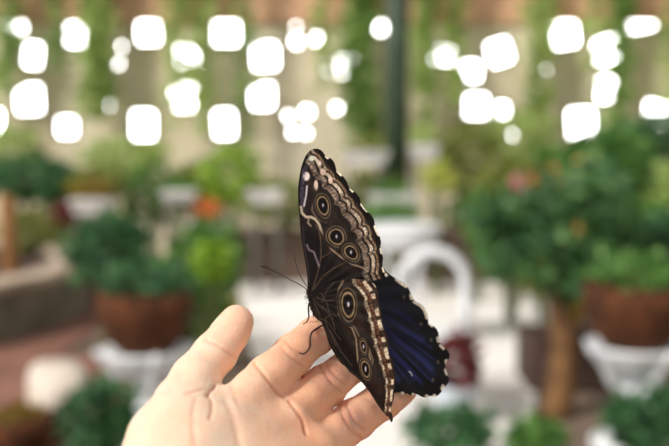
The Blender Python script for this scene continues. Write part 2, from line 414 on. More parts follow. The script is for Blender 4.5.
for lab, px, y0, y1, Y, r, mm in (('brown wooden stake standing in the round bed', 7, 195, 285, 7.3, .07, 'wood'),
                              ('yellow bamboo stake behind the small tree', 580, 158, 330, 7.2, .045, 'stake')):
    a = at(px, y0, Y)
    tag(mesh('wooden_stake', shift(tube([(0, 0, 0), (.01, 0, a.z*.5), (0, 0, a.z)], [r, r*.95, r*.85], 12), (a.x, Y, 0)), M[mm], None, True), lab, 'stake')

# round raised bed at left
cb = (-4.62, 7.9, 0)
rb = empty('round_raised_bed', cb, 'round grey stone raised bed with pale cap at left', 'planter')
R_ = 2.45
mesh('wall_ring', lathe([(R_, 0), (R_, .38), (R_-.3, .38), (R_-.3, 0)], 64, True), M['stone'], rb)
mesh('cap', lathe([(R_+.03, .381), (R_+.03, .45), (R_-.28, .45), (R_-.28, .381)], 64, True), M['cap'], rb)
mesh('soil', lathe([(R_-.31, 0), (R_-.31, .36), (.01, .4)], 48), M['soil'], rb)
ps = empty('potted_shrub', (-2.75, 8.95+1.5, 0), 'pale stone pillar behind the round bed', 'pillar'); ps.name = 'stone_pillar'
mesh('shaft', box(-.14, .14, -.14, .14, 0, 1.05), M['cap'], ps); mesh('capital', box(-.19, .19, -.19, .19, 1.05, 1.12), M['cap'], ps)

# urns on pedestals
def urn(label, px, Y, s=1.0, topy=290, boty=342, pl=None):
    c = at(px, 0, Y); zt = at(px, topy, Y).z; zb = at(px, boty, Y).z
    o = empty('urn_planter', (c.x, Y, 0), label, 'urn')
    r = 48*Y/F*s; h = zt-zb
    prof = [(.03, zb), (r*.45, zb+.01), (r*.8, zb+h*.3), (r, zb+h*.72), (r*.98, zt), (r*.88, zt), (r*.8, zt-.03), (.02, zt-.04)]
    mesh('coir_liner', lathe(prof, 40), M['coir'], o, True)
    zc = zb+.005
    prof = [(.03, zc-.1), (.07, zc-.12), (.12, zc-.09), (.17, zc-.04), (r*.93, zc+.03), (r*.95, zc+.045), (r*.9, zc+.05), (r*.6, zc-.0), (.05, zc-.05)]
    mesh('cup', lathe(prof, 40), M['white'], o, True)
    prof = [(.2, 0), (.2, .05), (.13, .08), (.075, .14), (.055, .2), (.05, zc-.2), (.075, zc-.17), (.05, zc-.14), (.06, zc-.1)]
    mesh('pedestal', lathe(prof, 32), M['white'], o, True)
    for q in range(4):
        a = q*math.pi/2+.4
        pts = [(math.cos(a)*.06, math.sin(a)*.06, zc-.2), (math.cos(a)*.13, math.sin(a)*.13, zc-.13), (math.cos(a)*r*.7, math.sin(a)*r*.7, zc-.05), (math.cos(a)*r*1.05, math.sin(a)*r*1.05, zc+.05)]
        mesh('bracket', tube(smoothpath(pts, 5), .022, 8), M['white'], o, True)
    if pl: mesh('foliage', leaves(260, ell((0, 0, zt+.05), (r*.95, r*.9, .09)), .07, .5, .5, nseed()), pl, o)
    return o
urn('white pedestal urn with brown coir bowl left of the thumb', 140, 4.5, 1.0, 290, 358, M['dgreen'])
urn('white pedestal urn with brown coir bowl at the right', 645, 4.4, 1.1, 284, 354, M['mgreen'])

# small tree at right
t0 = at(566, 0, 4.95)
tr_ = empty('small_tree', (t0.x, 4.95, 0), 'small dark green tree with brown trunk at right', 'tree')
zc = at(0, 240, 4.95).z
mesh('trunk', tube(smoothpath([(0, 0, 0), (.03, 0, .35), (-.01, 0, .7), (.03, 0, zc)], 6), [.085-.0025*i for i in range(19)], 12), M['bark'], tr_, True)
def crown(n, g):
    cs = np.array([(0, 0, zc+.03, .3, .27), (-.22, .05, zc+.12, .2, .15), (.2, 0, zc+.1, .24, .2), (-.1, 0, zc-.08, .2, .16), (.05, 0, zc+.25, .26, .14), (.34, .1, zc+.0, .19, .18), (-.3, -.05, zc-.1, .14, .1), (-.36, 0, zc+.16, .14, .09), (.12, -.1, zc-.2, .16, .1), (-.34, .1, zc+.02, .15, .14), (.16, 0, zc+.3, .2, .12), (.02, 0, zc-.2, .1, .16)])
    j = g.integers(0, len(cs), n); d = g.normal(size=(n, 3)); d /= np.linalg.norm(d, axis=1)[:, None]
    q = g.uniform(.35, 1, n)**.5
    return cs[j, :3]+d*(np.stack([cs[j, 3], cs[j, 3], cs[j, 4]], 1))*q[:, None]
mesh('foliage', leaves(2300, crown, .085, .5, .2, nseed()), M['tgreen'], tr_)
b0 = at(556, 0, 5.6)
dbx = empty('timber_planter', (b0.x, 5.6, 0), 'dark brown timber planter box behind the tree trunk', 'planter')
zt = at(0, 330, 5.6).z
for i_, bb in enumerate((box(-.16, .3, -.2, -.17, .03, zt), box(-.16, .3, .17, .2, .03, zt), box(-.16, -.13, -.17, .17, .03, zt), box(.27, .3, -.17, .17, .03, zt))):
    mesh('side_panel', bb, M['darkbox'], dbx)
mesh('soil', box(-.13, .27, -.17, .17, .03, zt-.05), M['soil'], dbx)
for sx_, sy in ((-.16, -.2), (.27, -.2), (-.16, .17), (.27, .17)):
    mesh('foot', box(sx_, sx_+.03, sy, sy+.03, 0, .03), M['darkbox'], dbx)

# white garden chair with a hooped back
ch = empty('garden_chair', (at(436, 0, 5.2).x, 5.2, 0), 'white garden chair with round hooped back behind the blue wing', 'chair')
ztop = at(0, 252, 5.2).z
hoop = []
for q in range(25):
    a = math.pi*q/24
    hoop.append((-.185*math.cos(a), 0, ztop-.185+.185*math.sin(a)))
mesh('back_frame', tube([(-.185, 0, .44)]+[(-.185, 0, .55)]+hoop+[(.185, 0, .55), (.185, 0, .44)], .033, 12), M['white'], ch, True)
mesh('seat', lathe([(.02, .42), (.2, .42), (.22, .435), (.22, .455), (.2, .465), (.02, .465)], 32), M['white'], ch).location = (0, -.2, 0)
for sx_, sy in ((-.16, -.03), (.16, -.03), (-.15, -.36), (.15, -.36)):
    mesh('leg', tube([(sx_*1.15, sy, 0), (sx_, sy, .43)], .018, 10), M['white'], ch, True)
# white table behind it
tb = empty('garden_table', (at(405, 0, 6.6).x, 6.6, 0), 'white garden table with deep apron beyond the hooped chair', 'table')
zt = at(0, 224, 6.6).z
mesh('tabletop', lathe([(.02, zt-.09), (.25, zt-.09), (.265, zt-.07), (.265, zt-.01), (.25, zt), (.02, zt)], 40), M['white'], tb)
mesh('apron', lathe([(.22, zt-.16), (.23, zt-.091), (.2, zt-.091), (.19, zt-.16)], 40, True), M['white'], tb)
for q in range(4):
    a = q*math.pi/2+.78
    mesh('leg', tube(smoothpath([(math.cos(a)*.24, math.sin(a)*.24, 0), (math.cos(a)*.14, math.sin(a)*.14, .4), (math.cos(a)*.2, math.sin(a)*.2, zt-.12)], 5), .016, 8), M['white'], tb, True)

# reddish plant in a pale pot
rp = empty('potted_coleus', (at(458, 0, 4.75).x, 4.75, 0), 'reddish leafed plant in a pale blue white pot beside the wing', 'potted plant')
rp.name = 'potted_red_plant'
z1 = at(0, 384, 4.75).z; z0 = z1-.2
M['bpot'] = mat('pale_blue_pot', (214,224,234), (196,208,220), 6, .4)
mesh('pot', lathe([(.07, z0), (.1, z0+.1), (.12, z1-.02), (.135, z1), (.12, z1), (.1, z1-.03), (.01, z1-.03)], 32), M['bpot'], rp, True)
mesh('stand', lathe([(.12, 0), (.12, .02), (.03, .04), (.03, z0-.03), (.08, z0)], 20), M['darkbox'], rp)
mesh('foliage', leaves(420, ell((.01, 0, at(0, 360, 4.75).z), (.135, .13, .13)), .06, .7, .3, nseed()), M['red'], rp)

# pale boulder and brown pot bottom left
def blob(rx, ry_, rz, n1=20, n2=28, p=2.6, sd=0):
    V, Fc = [], []
    for i in range(n1+1):
        th = math.pi*i/n1
        for j in range(n2):
            ph = 2*math.pi*j/n2
            x, y, z = math.sin(th)*math.cos(ph), math.sin(th)*math.sin(ph), math.cos(th)
            q = (abs(x)**p+abs(y)**p+abs(z)**p)**(-1/p)*(1+.05*math.sin(3*x+sd)*math.cos(4*y+z*3))
            V.append((x*q*rx, y*q*ry_, z*q*rz))
    for i in range(n1):
        for j in range(n2): Fc.append((i*n2+j, (i+1)*n2+j, (i+1)*n2+(j+1) % n2, i*n2+(j+1) % n2))
    return V, Fc
b = at(54, 395, 4.6)
o = mesh('boulder', blob(.16, .28, .18, p=3.4), M['rock'], None, True); o.location = (b.x, 4.7, .17); o.rotation_euler = (0, 0, .35)
tag(o, 'pale squarish limestone boulder at lower left', 'rock')
b = at(20, 440, 4.3)
bp_ = empty('coir_pot', (b.x, 4.3, 0), 'brown coir pot at the lower left corner', 'pot')
mesh('pot', lathe([(.1, 0), (.15, .08), (.17, .16), (.16, .2), (.13, .2), (.12, .17), (.01, .17)], 32), M['coir'], bp_, True)
mesh('foliage', leaves(80, ell((0, 0, .2), (.12, .12, .05)), .05, .5, .4, nseed()), M['ochre'], bp_)

# ------------------------------------------------------------------ the hand
def hand():
    def P(px, py, d, r): return np.array([*cp(px, py, d)]), r*d/F
    fingers = {
     'thumb': [(183,405,.313,28.5),(194,381,.320,25),(215,354,.330,21),(230,333,.335,18.8),(237.5,320.5,.336,16)],
     'index': [(252,394,.322,22),(270,376,.332,22),(293,354,.346,20.5),(316,336,.362,19),(331,323,.372,16)],
     'middle': [(286,424,.322,23),(303,406,.336,22),(326,385,.352,20.5),(352,364,.370,18),(371,350,.381,15)],
     'ring': [(313,452,.320,23),(332,437,.334,21),(356,419,.352,19.5),(382,401,.371,18.5),(401,388.5,.384,16.5)],
     'little': [(336,492,.314,21),(362,478,.326,19),(392,480,.340,16.5),(412,478,.350,15),(424,474,.358,13)]}
    palm = [[(172,525,.272,54),(205,450,.300,42),(252,396,.322,22)],
            [(178,535,.272,54),(235,462,.303,38),(286,426,.322,23)],
            [(180,540,.272,60),(265,480,.303,36),(313,453,.320,22)],
            [(200,560,.272,58),(280,520,.298,38),(334,491,.314,20)],
            [(161,505,.278,54),(175,446,.297,43),(184,404.5,.313,28.5)],
            [(174,530,.270,56),(132,640,.262,68),(60,800,.262,90)],
            [(200,545,.272,58),(165,640,.262,70),(105,810,.262,88)]]
    chains = {n: [P(*q) for q in c] for n, c in fingers.items()}
    pch = [[P(*q) for q in c] for c in palm]
    allp = [q for c in list(chains.values())+pch for q in c]
    lo = np.min([p-r for p, r in allp], 0)-.003; hi = np.max([p+r for p, r in allp], 0)+.003
    h = .00075
    ax = [np.arange(lo[i], hi[i]+h, h, dtype=np.float32) for i in range(3)]
    sh = tuple(len(a) for a in ax)
    X, Y, Z = ax[0][:, None, None], ax[1][None, :, None], ax[2][None, None, :]
    def cap(A, ra, B, rb):
        d = (B-A).astype(np.float32); L2 = float(d@d)
        t = ((X-A[0])*d[0]+(Y-A[1])*d[1]+(Z-A[2])*d[2])/L2
        np.clip(t, 0, 1, out=t)
        q = (X-A[0]-t*d[0])**2; q += (Y-A[1]-t*d[1])**2; q += (Z-A[2]-t*d[2])**2
        np.sqrt(q, out=q); q -= ra+(rb-ra)*t
        return q
    def smin(a, b, k):
        hh = np.maximum(k-np.abs(a-b), 0)/k
        return np.minimum(a, b)-hh*hh*k*.25
    pal = None
    for c in pch:
        for (A, ra), (B, rb) in zip(c, c[1:]):
            q = cap(A.astype(np.float32), ra, B, rb); pal = q if pal is None else smin(pal, q, .007)
    tot = None
    for n, c in chains.items():
        fg = None
        for (A, ra), (B, rb) in zip(c, c[1:]):
            q = cap(A.astype(np.float32), ra, B, rb); fg = q if fg is None else smin(fg, q, .0022)
        q = smin(pal, fg, .0032 if n == 'thumb' else .0032)
        tot = q if tot is None else smin(tot, q, .0015)
    # naive surface nets
    ins = tot < 0
    cells = np.zeros(tuple(s-1 for s in sh), np.int8)
    for i in (0, 1):
        for j in (0, 1):
            for k_ in (0, 1):
                cells += ins[i:sh[0]-1+i, j:sh[1]-1+j, k_:sh[2]-1+k_]
    act = (cells > 0) & (cells < 8); idx = np.argwhere(act)
    vid = -np.ones(act.shape, np.int64); vid[act] = np.arange(len(idx))
    acc = np.zeros((len(idx), 3)); cnt = np.zeros(len(idx))
    off = [(i, j, k_) for i in (0, 1) for j in (0, 1) for k_ in (0, 1)]
    val = {o: tot[idx[:, 0]+o[0], idx[:, 1]+o[1], idx[:, 2]+o[2]] for o in off}
    for a in off:
        for ax_ in range(3):
            if a[ax_]: continue
            b = list(a); b[ax_] = 1; b = tuple(b)
            va, vb = val[a], val[b]; m = (va < 0) != (vb < 0)
            t = np.where(m, va/np.where(m, va-vb, 1), 0)
            p = np.tile(np.array(a, float), (len(idx), 1)); p[:, ax_] += t
            acc[m] += p[m]; cnt[m] += 1
    V = lo+(idx+acc/cnt[:, None])*h
    Fs = []
    for ax_ in range(3):
        u, v = [(1, 2), (2, 0), (0, 1)][ax_]
        s0 = [slice(None)]*3; s1 = [slice(None)]*3; s0[ax_] = slice(0, -1); s1[ax_] = slice(1, None)
        A, B = ins[tuple(s0)], ins[tuple(s1)]
        e = np.argwhere(A != B); e = e[(e[:, u] > 0) & (e[:, v] > 0) & (e[:, u] < sh[u]-1) & (e[:, v] < sh[v]-1)]
        fl = A[e[:, 0], e[:, 1], e[:, 2]]
        q = []
        for du, dv in ((0, 0), (1, 0), (1, 1), (0, 1)):
            c = e.copy(); c[:, u] -= du; c[:, v] -= dv; q.append(vid[c[:, 0], c[:, 1], c[:, 2]])
        q = np.stack(q, 1); q[~fl] = q[~fl][:, ::-1]; Fs.append(q)
    Fs = np.concatenate(Fs); Fs = Fs[(Fs >= 0).all(1)]
    # relax the surface
    E = np.concatenate([Fs[:, [i, (i+1) % 4]] for i in range(4)])
    deg = np.bincount(E.ravel(), minlength=len(V)).astype(float)
    for it in range(6):
        s = np.zeros_like(V)
        for a in range(3):
            s[:, a] = np.bincount(E[:, 0], V[E[:, 1], a], len(V))+np.bincount(E[:, 1], V[E[:, 0], a], len(V))
        V = V*.5+.5*s/deg[:, None]
    # folds: palm-side creases
    fn = np.cross(V[Fs[:, 2]]-V[Fs[:, 0]], V[Fs[:, 3]]-V[Fs[:, 1]])
    N = np.zeros_like(V)
    for i in range(4):
        for a in range(3): N[:, a] += np.bincount(Fs[:, i], fn[:, a], len(V))
    N /= np.linalg.norm(N, axis=1)[:, None]+1e-12
    rel = V-np.array(CAM); z = rel@np.array(FWD)
    px = rel[:, 0]/z*F+W/2; py = -(rel@np.array(UP))/z*F+H/2
    face = np.clip(-(N*rel).sum(1)/np.linalg.norm(rel, axis=1), 0, 1)
    face = np.clip(face*3, 0, 1)
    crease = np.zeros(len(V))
    def poly(pts):
        d = np.full(len(V), 1e9)
        for (x0, y0), (x1, y1) in zip(pts, pts[1:]):
            dx, dy = x1-x0, y1-y0; t = np.clip(((px-x0)*dx+(py-y0)*dy)/(dx*dx+dy*dy), 0, 1)
            d = np.minimum(d, np.hypot(px-x0-t*dx, py-y0-t*dy))
        return d
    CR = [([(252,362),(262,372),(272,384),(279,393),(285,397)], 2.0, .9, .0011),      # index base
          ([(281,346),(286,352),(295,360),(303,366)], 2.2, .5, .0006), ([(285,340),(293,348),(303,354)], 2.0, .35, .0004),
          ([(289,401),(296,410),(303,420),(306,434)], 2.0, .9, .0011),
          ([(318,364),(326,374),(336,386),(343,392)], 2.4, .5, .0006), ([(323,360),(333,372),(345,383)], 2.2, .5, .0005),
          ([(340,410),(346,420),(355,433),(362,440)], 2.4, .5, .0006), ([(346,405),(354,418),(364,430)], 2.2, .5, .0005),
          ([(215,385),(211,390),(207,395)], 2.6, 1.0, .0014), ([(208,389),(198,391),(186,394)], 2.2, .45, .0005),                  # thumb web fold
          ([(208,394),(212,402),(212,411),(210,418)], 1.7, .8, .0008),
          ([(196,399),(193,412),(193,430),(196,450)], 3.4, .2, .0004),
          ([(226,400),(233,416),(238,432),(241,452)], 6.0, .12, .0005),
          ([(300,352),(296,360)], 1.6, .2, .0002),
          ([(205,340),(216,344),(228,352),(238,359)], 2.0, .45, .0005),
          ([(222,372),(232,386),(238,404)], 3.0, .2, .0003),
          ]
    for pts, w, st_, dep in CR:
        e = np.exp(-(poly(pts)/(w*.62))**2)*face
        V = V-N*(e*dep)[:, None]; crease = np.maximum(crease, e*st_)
    lum = .00016*(np.sin(px*.11+py*.05+1.5*np.sin(py*.06))+np.sin(py*.13-px*.04+2+1.2*np.sin(px*.07)))
    V = V+N*lum[:, None]
    fl = np.zeros(len(V))
    for cx, cy, r, a in ((331,377,13,1.0),(352,418,14,1.0),(292,352,12,.35),(318,335,15,.5),(236,328,22,.25),(350,365,18,.6),(384,400,18,.5)):
        fl = np.maximum(fl, a*np.exp(-((px-cx)**2+(py-cy)**2)/r**2))
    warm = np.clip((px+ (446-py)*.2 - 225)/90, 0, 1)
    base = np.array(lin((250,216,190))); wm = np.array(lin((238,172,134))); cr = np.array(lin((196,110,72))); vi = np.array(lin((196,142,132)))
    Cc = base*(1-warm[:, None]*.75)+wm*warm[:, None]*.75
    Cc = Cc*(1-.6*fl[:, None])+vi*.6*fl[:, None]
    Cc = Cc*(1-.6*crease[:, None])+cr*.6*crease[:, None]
    me = bpy.data.meshes.new('hand')
    me.vertices.add(len(V)); me.vertices.foreach_set('co', V.astype(np.float32).ravel())
    me.loops.add(len(Fs)*4); me.loops.foreach_set('vertex_index', Fs.astype(np.int32).ravel())
    me.polygons.add(len(Fs)); me.polygons.foreach_set('loop_start', np.arange(0, len(Fs)*4, 4, dtype=np.int32))
    me.update(calc_edges=True); me.validate()
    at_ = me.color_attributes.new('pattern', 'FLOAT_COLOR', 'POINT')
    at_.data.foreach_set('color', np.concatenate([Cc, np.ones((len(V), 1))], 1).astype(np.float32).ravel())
    me.shade_smooth()
    m = bpy.data.materials.new('skin'); m.use_nodes = True
    nt = m.node_tree; b = nt.nodes['Principled BSDF']
    a = nt.nodes.new('ShaderNodeAttribute'); a.attribute_name = 'pattern'
    tc = nt.nodes.new('ShaderNodeTexCoord'); nz = nt.nodes.new('ShaderNodeTexNoise'); nz.inputs['Scale'].default_value = 110; nz.inputs['Detail'].default_value = 5
    nt.links.new(tc.outputs['Object'], nz.inputs['Vector'])
    mx = nt.nodes.new('ShaderNodeMix'); mx.data_type = 'RGBA'; mx.blend_type = 'MULTIPLY'
    mr = nt.nodes.new('ShaderNodeMapRange'); mr.inputs['From Min'].default_value = .45; mr.inputs['From Max'].default_value = .7; mr.inputs['To Max'].default_value = .55
    nt.links.new(nz.outputs['Fac'], mr.inputs['Value']); nt.links.new(mr.outputs[0], mx.inputs[0])
    nt.links.new(a.outputs['Color'], mx.inputs[6]); mx.inputs[7].default_value = (1, .8, .74, 1)
    nt.links.new(mx.outputs[2], b.inputs['Base Color'])
    b.inputs['Roughness'].default_value = .55; b.inputs['Specular IOR Level'].default_value = .28
    b.inputs['Subsurface Weight'].default_value = .55; b.inputs['Subsurface Radius'].default_value = (1, .35, .2); b.inputs['Subsurface Scale'].default_value = .0055
    vo = nt.nodes.new('ShaderNodeTexVoronoi'); vo.inputs['Scale'].default_value = 1500
    nt.links.new(tc.outputs['Object'], vo.inputs['Vector'])
    bp = nt.nodes.new('ShaderNodeBump'); bp.inputs['Strength'].default_value = .4; bp.inputs['Distance'].default_value = .0004
    n3 = nt.nodes.new('ShaderNodeTexNoise'); n3.inputs['Scale'].default_value = 260; n3.inputs['Detail'].default_value = 6; nt.links.new(tc.outputs['Object'], n3.inputs['Vector'])
    b3 = nt.nodes.new('ShaderNodeBump'); b3.inputs['Strength'].default_value = .35; b3.inputs['Distance'].default_value = .001
    nt.links.new(n3.outputs['Fac'], b3.inputs['Height']); nt.links.new(b3.outputs['Normal'], bp.inputs['Normal'])
    nt.links.new(vo.outputs['Distance'], bp.inputs['Height']); nt.links.new(bp.outputs['Normal'], b.inputs['Normal'])
    me.materials.append(m)
    o = bpy.data.objects.new('hand', me); COL.objects.link(o)
    from mathutils.bvhtree import BVHTree
    hand.tree = BVHTree.FromPolygons(V.tolist(), Fs.tolist())
    tag(o, 'open bare left hand held palm up with a butterfly on its index finger', 'hand')
hand()

# ------------------------------------------------------------------ the butterfly
AX0 = np.array([309., 290.]); AXD = np.array([.5, .866])
def axdist(x, y): return (x-AX0[0])*AXD[1]-(y-AX0[1])*AXD[0]
def sm(a, b, x): t = np.clip((x-a)/(b-a), 0, 1); return t*t*(3-2*t)
def pdist(x, y, pts, s_out=False):
    d = np.full(x.shape, 1e9); s = np.zeros(x.shape); L = 0
    for (x0, y0), (x1, y1) in zip(pts, pts[1:]):
        dx, dy = x1-x0, y1-y0; l = math.hypot(dx, dy)+1e-9; t = np.clip(((x-x0)*dx+(y-y0)*dy)/l**2, 0, 1)
        q = np.hypot(x-x0-t*dx, y-y0-t*dy); m = q < d; d = np.where(m, q, d); s = np.where(m, L+t*l, s); L += l
    return (d, s) if s_out else d
def mixc(C, c, a):
    c = np.array(lin(c)); return C*(1-a[:, None])+c*a[:, None]
def line(C, x, y, pts, c, w, a=1.):
    return mixc(C, c, a*(1-sm(w*.5, w*1.3, pdist(x, y, pts))))
def eye(C, x, y, cx, cy, rx, ry_, tilt, rings):
    t = math.radians(tilt); dx, dy = x-cx, y-cy
    u = (dx*math.cos(t)+dy*math.sin(t))/rx; v = (-dx*math.sin(t)+dy*math.cos(t))/ry_
    rho = np.sqrt(u*u+v*v)*(1+.03*np.sin(3*np.arctan2(v, u)))
    for r, c in rings: C = mixc(C, c, 1-sm(r-.05, r+.05, rho))
    return C
def wob(x, y, s=1.):
    return (np.sin(x*.9*s+1.3*np.sin(y*.5*s))+np.sin(y*1.1*s+x*.37*s+2)+np.sin((x-y)*.61*s))/3
BLK = (11,8,8); DBR = (27,20,18); BR = (52,42,36); TAN = (150,128,106); PALE = (240,222,198)
RINGS = [(1.26,(36,29,25)),(1.0,(92,78,64)),(.9,(15,11,11)),(.75,(134,113,86)),(.62,(10,7,8))]
FW_OUT = [(309,293),(307,275),(304,255),(301,235),(299,212),(298,192),(299,180),(301,168),(305,157),(309,151.5),(313,149),(318,148.8),(322,151),(325,155),
 (326.5,157.5),(331,158.5),(334.5,163),(336,168),(337.5,172),(342,175),(346.5,181),(349,187),(351.5,190),(356,193),(359.5,198),(361,203.5),(364,208),(367,211.5),(371.5,215),
 (374,220),(375,226),(377,231),(379.5,236),(381,242),(380.5,247.5),(381.5,252),(383,258),(382.5,263),(383,268),(385,273),(382,278),(372,281),(355,283),(335,287),(320,291)]
FW_M = FW_OUT[11:41]
def fw_pat(x, y):
    C = np.tile(np.array(lin(DBR)), (len(x), 1))
    d, s = pdist(x, y, [(320,148),(337,170),(352,190),(366,211),(377,231),(382,250),(385,274)], True)
    C = mixc(C, (52,41,35), sm(38, 26, d)*.6*(1-sm(250,268,y)))
    C = mixc(C, (48,38,32), .4*sm(0, .6, wob(x, y, .6)))
    # basal dark field
    base = sm(0, 6, pdist(x, y, [(300,226),(311,226),(322,235),(328,250),(340,264),(356,272),(376,274)]))
    inb = (y > 226+np.clip(x-311, 0, 99)*.82)
    C = mixc(C, BLK, inb*base*.9)
    s = s+2.5*np.sin(s*.21)
    sc = np.abs(np.sin(math.pi*s/17.5)); 
    C = mixc(C, BLK, sm(28, 25, d)*sm(19, 22, d)*.6)
    w3 = (1-sm(2.2, 3.6, np.abs(d-18.8+3.6*sc-1.2)))*(.4+.6*sc)
    C = mixc(C, (126,108,94), w3)
    C = mixc(C, PALE, w3*sm(.2, .0, sc-.0)*.0+w3*.35*sm(.1,.7,wob(x,y,1.3)))
    C = mixc(C, BLK, (1-sm(.8, 1.8, np.abs(d-15.6+3.4*sc)))*.85)
    w2 = (1-sm(1.2, 2.4, np.abs(d-12.8+3.2*sc)))
    C = mixc(C, (160,138,118), w2*.9); C = mixc(C, PALE, w2*sm(.55, .95, sc)*.7)
    w1 = (1-sm(.6, 1.6, np.abs(d-8.2+2.6*sc)))
    C = mixc(C, BLK, (1-sm(.6, 1.6, np.abs(d-10.4+3*sc)))*.8)
    C = mixc(C, (140,114,88), w1*.85); C = mixc(C, PALE, w1*(1-sm(.0, .35, sc))*.9)
    C = mixc(C, BLK, sm(5.2, 4, d+1.5*(1-sc)))
    C = mixc(C, BLK, (1-sm(.04, .16, sc))*.55*sm(4, 8, d)*sm(26, 21, d))
    C = mixc(C, (22,15,12), sm(.05, .6, wob(x, y, 1.7))*.5*sm(26, 21, d))
    C = mixc(C, (8,6,6), sm(.15, .75, wob(x*1.9, y*1.3, 1.9))*.6*sm(27, 22, d))
    # apex
    for cx, cy, rx, ry_, c in ((311.5,158.5,3,2.6,(196,204,186)),(319.3,163.3,2.2,3,(214,196,184)),(306.3,176.3,3.4,4.4,(226,212,204)),(323,172,3,3.6,(200,176,160)),
                               (316,185,2,5,(206,186,172)),(330.5,180,2.2,3.6,(222,198,176))):
        C = mixc(C, c, 1-sm(.7, 1.2, np.hypot((x-cx)/rx, (y-cy)/ry_)))
    lead = pdist(x, y, [(299,215),(298,192),(300,172),(306,157)])
    C = mixc(C, (78,71,92), (1-sm(1.2, 2.6, np.abs(lead-3.6)))*sm(162, 172, y)*(1-sm(206, 212, y))*(.5+.4*wob(x, y, 1.2)))
    C = mixc(C, BLK, 1-sm(1., 2., lead))
    C = line(C, x, y, [(307,186),(306,196),(304,206)], (206,198,204), .9, .8)
    C = line(C, x, y, [(301,207),(302,213),(306,217),(311,217),(315,219),(319,224),(321,230)], (190,172,152), 1.3, .9)
    C = line(C, x, y, [(309,218),(308,223),(311,226)], (150,134,118), .9, .7)
    C = line(C, x, y, [(314,187),(319,194),(314,199),(312,210),(317,219),(326,222)], (104,90,78), 1.2, .6)
    C = line(C, x, y, [(321,230),(326,240),(331,249),(341,257),(352,264),(366,269)], (140,120,102), 1.1, .75)
    for e in ((323,205.5,7.8,13.2,-13),(336.5,236.8,10,11.5,-35),(351,252.5,7.8,10.8,-42)):
        C = eye(C, x, y, *e, RINGS)
        C = mixc(C, (186,174,190), 1-sm(.4, 1.5, np.hypot((x-e[0])*1.2, (y-e[1]+.3)*.6)))
    for v in ([(312,291),(318,272),(321,258),(321,244),(319,232)],[(321,258),(328,254),(331,252)],[(314,289),(323,276),(334,268),(346,262)],[(316,225),(320,233),(321,240)]):
        C = line(C, x, y, v, (84,68,54), .6, .7)
    C = line(C, x, y, [(307,245),(309,250),(314,252),(316,258),(319,266)], (120,106,114), 1.1, .7)
    for q in ([(326,156.6),(327.8,158)],[(337.6,171.5),(341,175)],[(350.6,189),(352.6,191.4)],[(361.6,204.4),(364,208),(366.6,211)],[(374.8,226.5),(376.4,231),(378.4,235)],[(380.8,249),(381.6,253)],[(383,268),(384,271.5)]):
        C = line(C, x, y, q, (250,240,215), 1.2, 1)
    C = line(C, x, y, [(309,282),(307,262),(304,244),(303,226)], (52,42,46), 1.1, .6)
    return C
HW_OUT = [(311,301),(313,294),(318,289),(326,284.5),(335,281.5),(346,279.5),(358,279),(367,280.5),(374,284),(377.5,291),(379,299),(378.5,303),(381,310),(382.5,317),(382,323),(384,329),(387.5,336),
 (389,343),(388.5,349),(390.5,356),(393,362),(394,368),(395.8,375),(395.5,382),(394.5,390),(394,397),(392,405),(391,411),(393,418),(391.5,422.5),(388.5,417),(385.5,415),
 (377,404),(368,390),(358,378.5),(345,368),(336,356),(330,346),(325.5,332),(320,320),(314,311)]
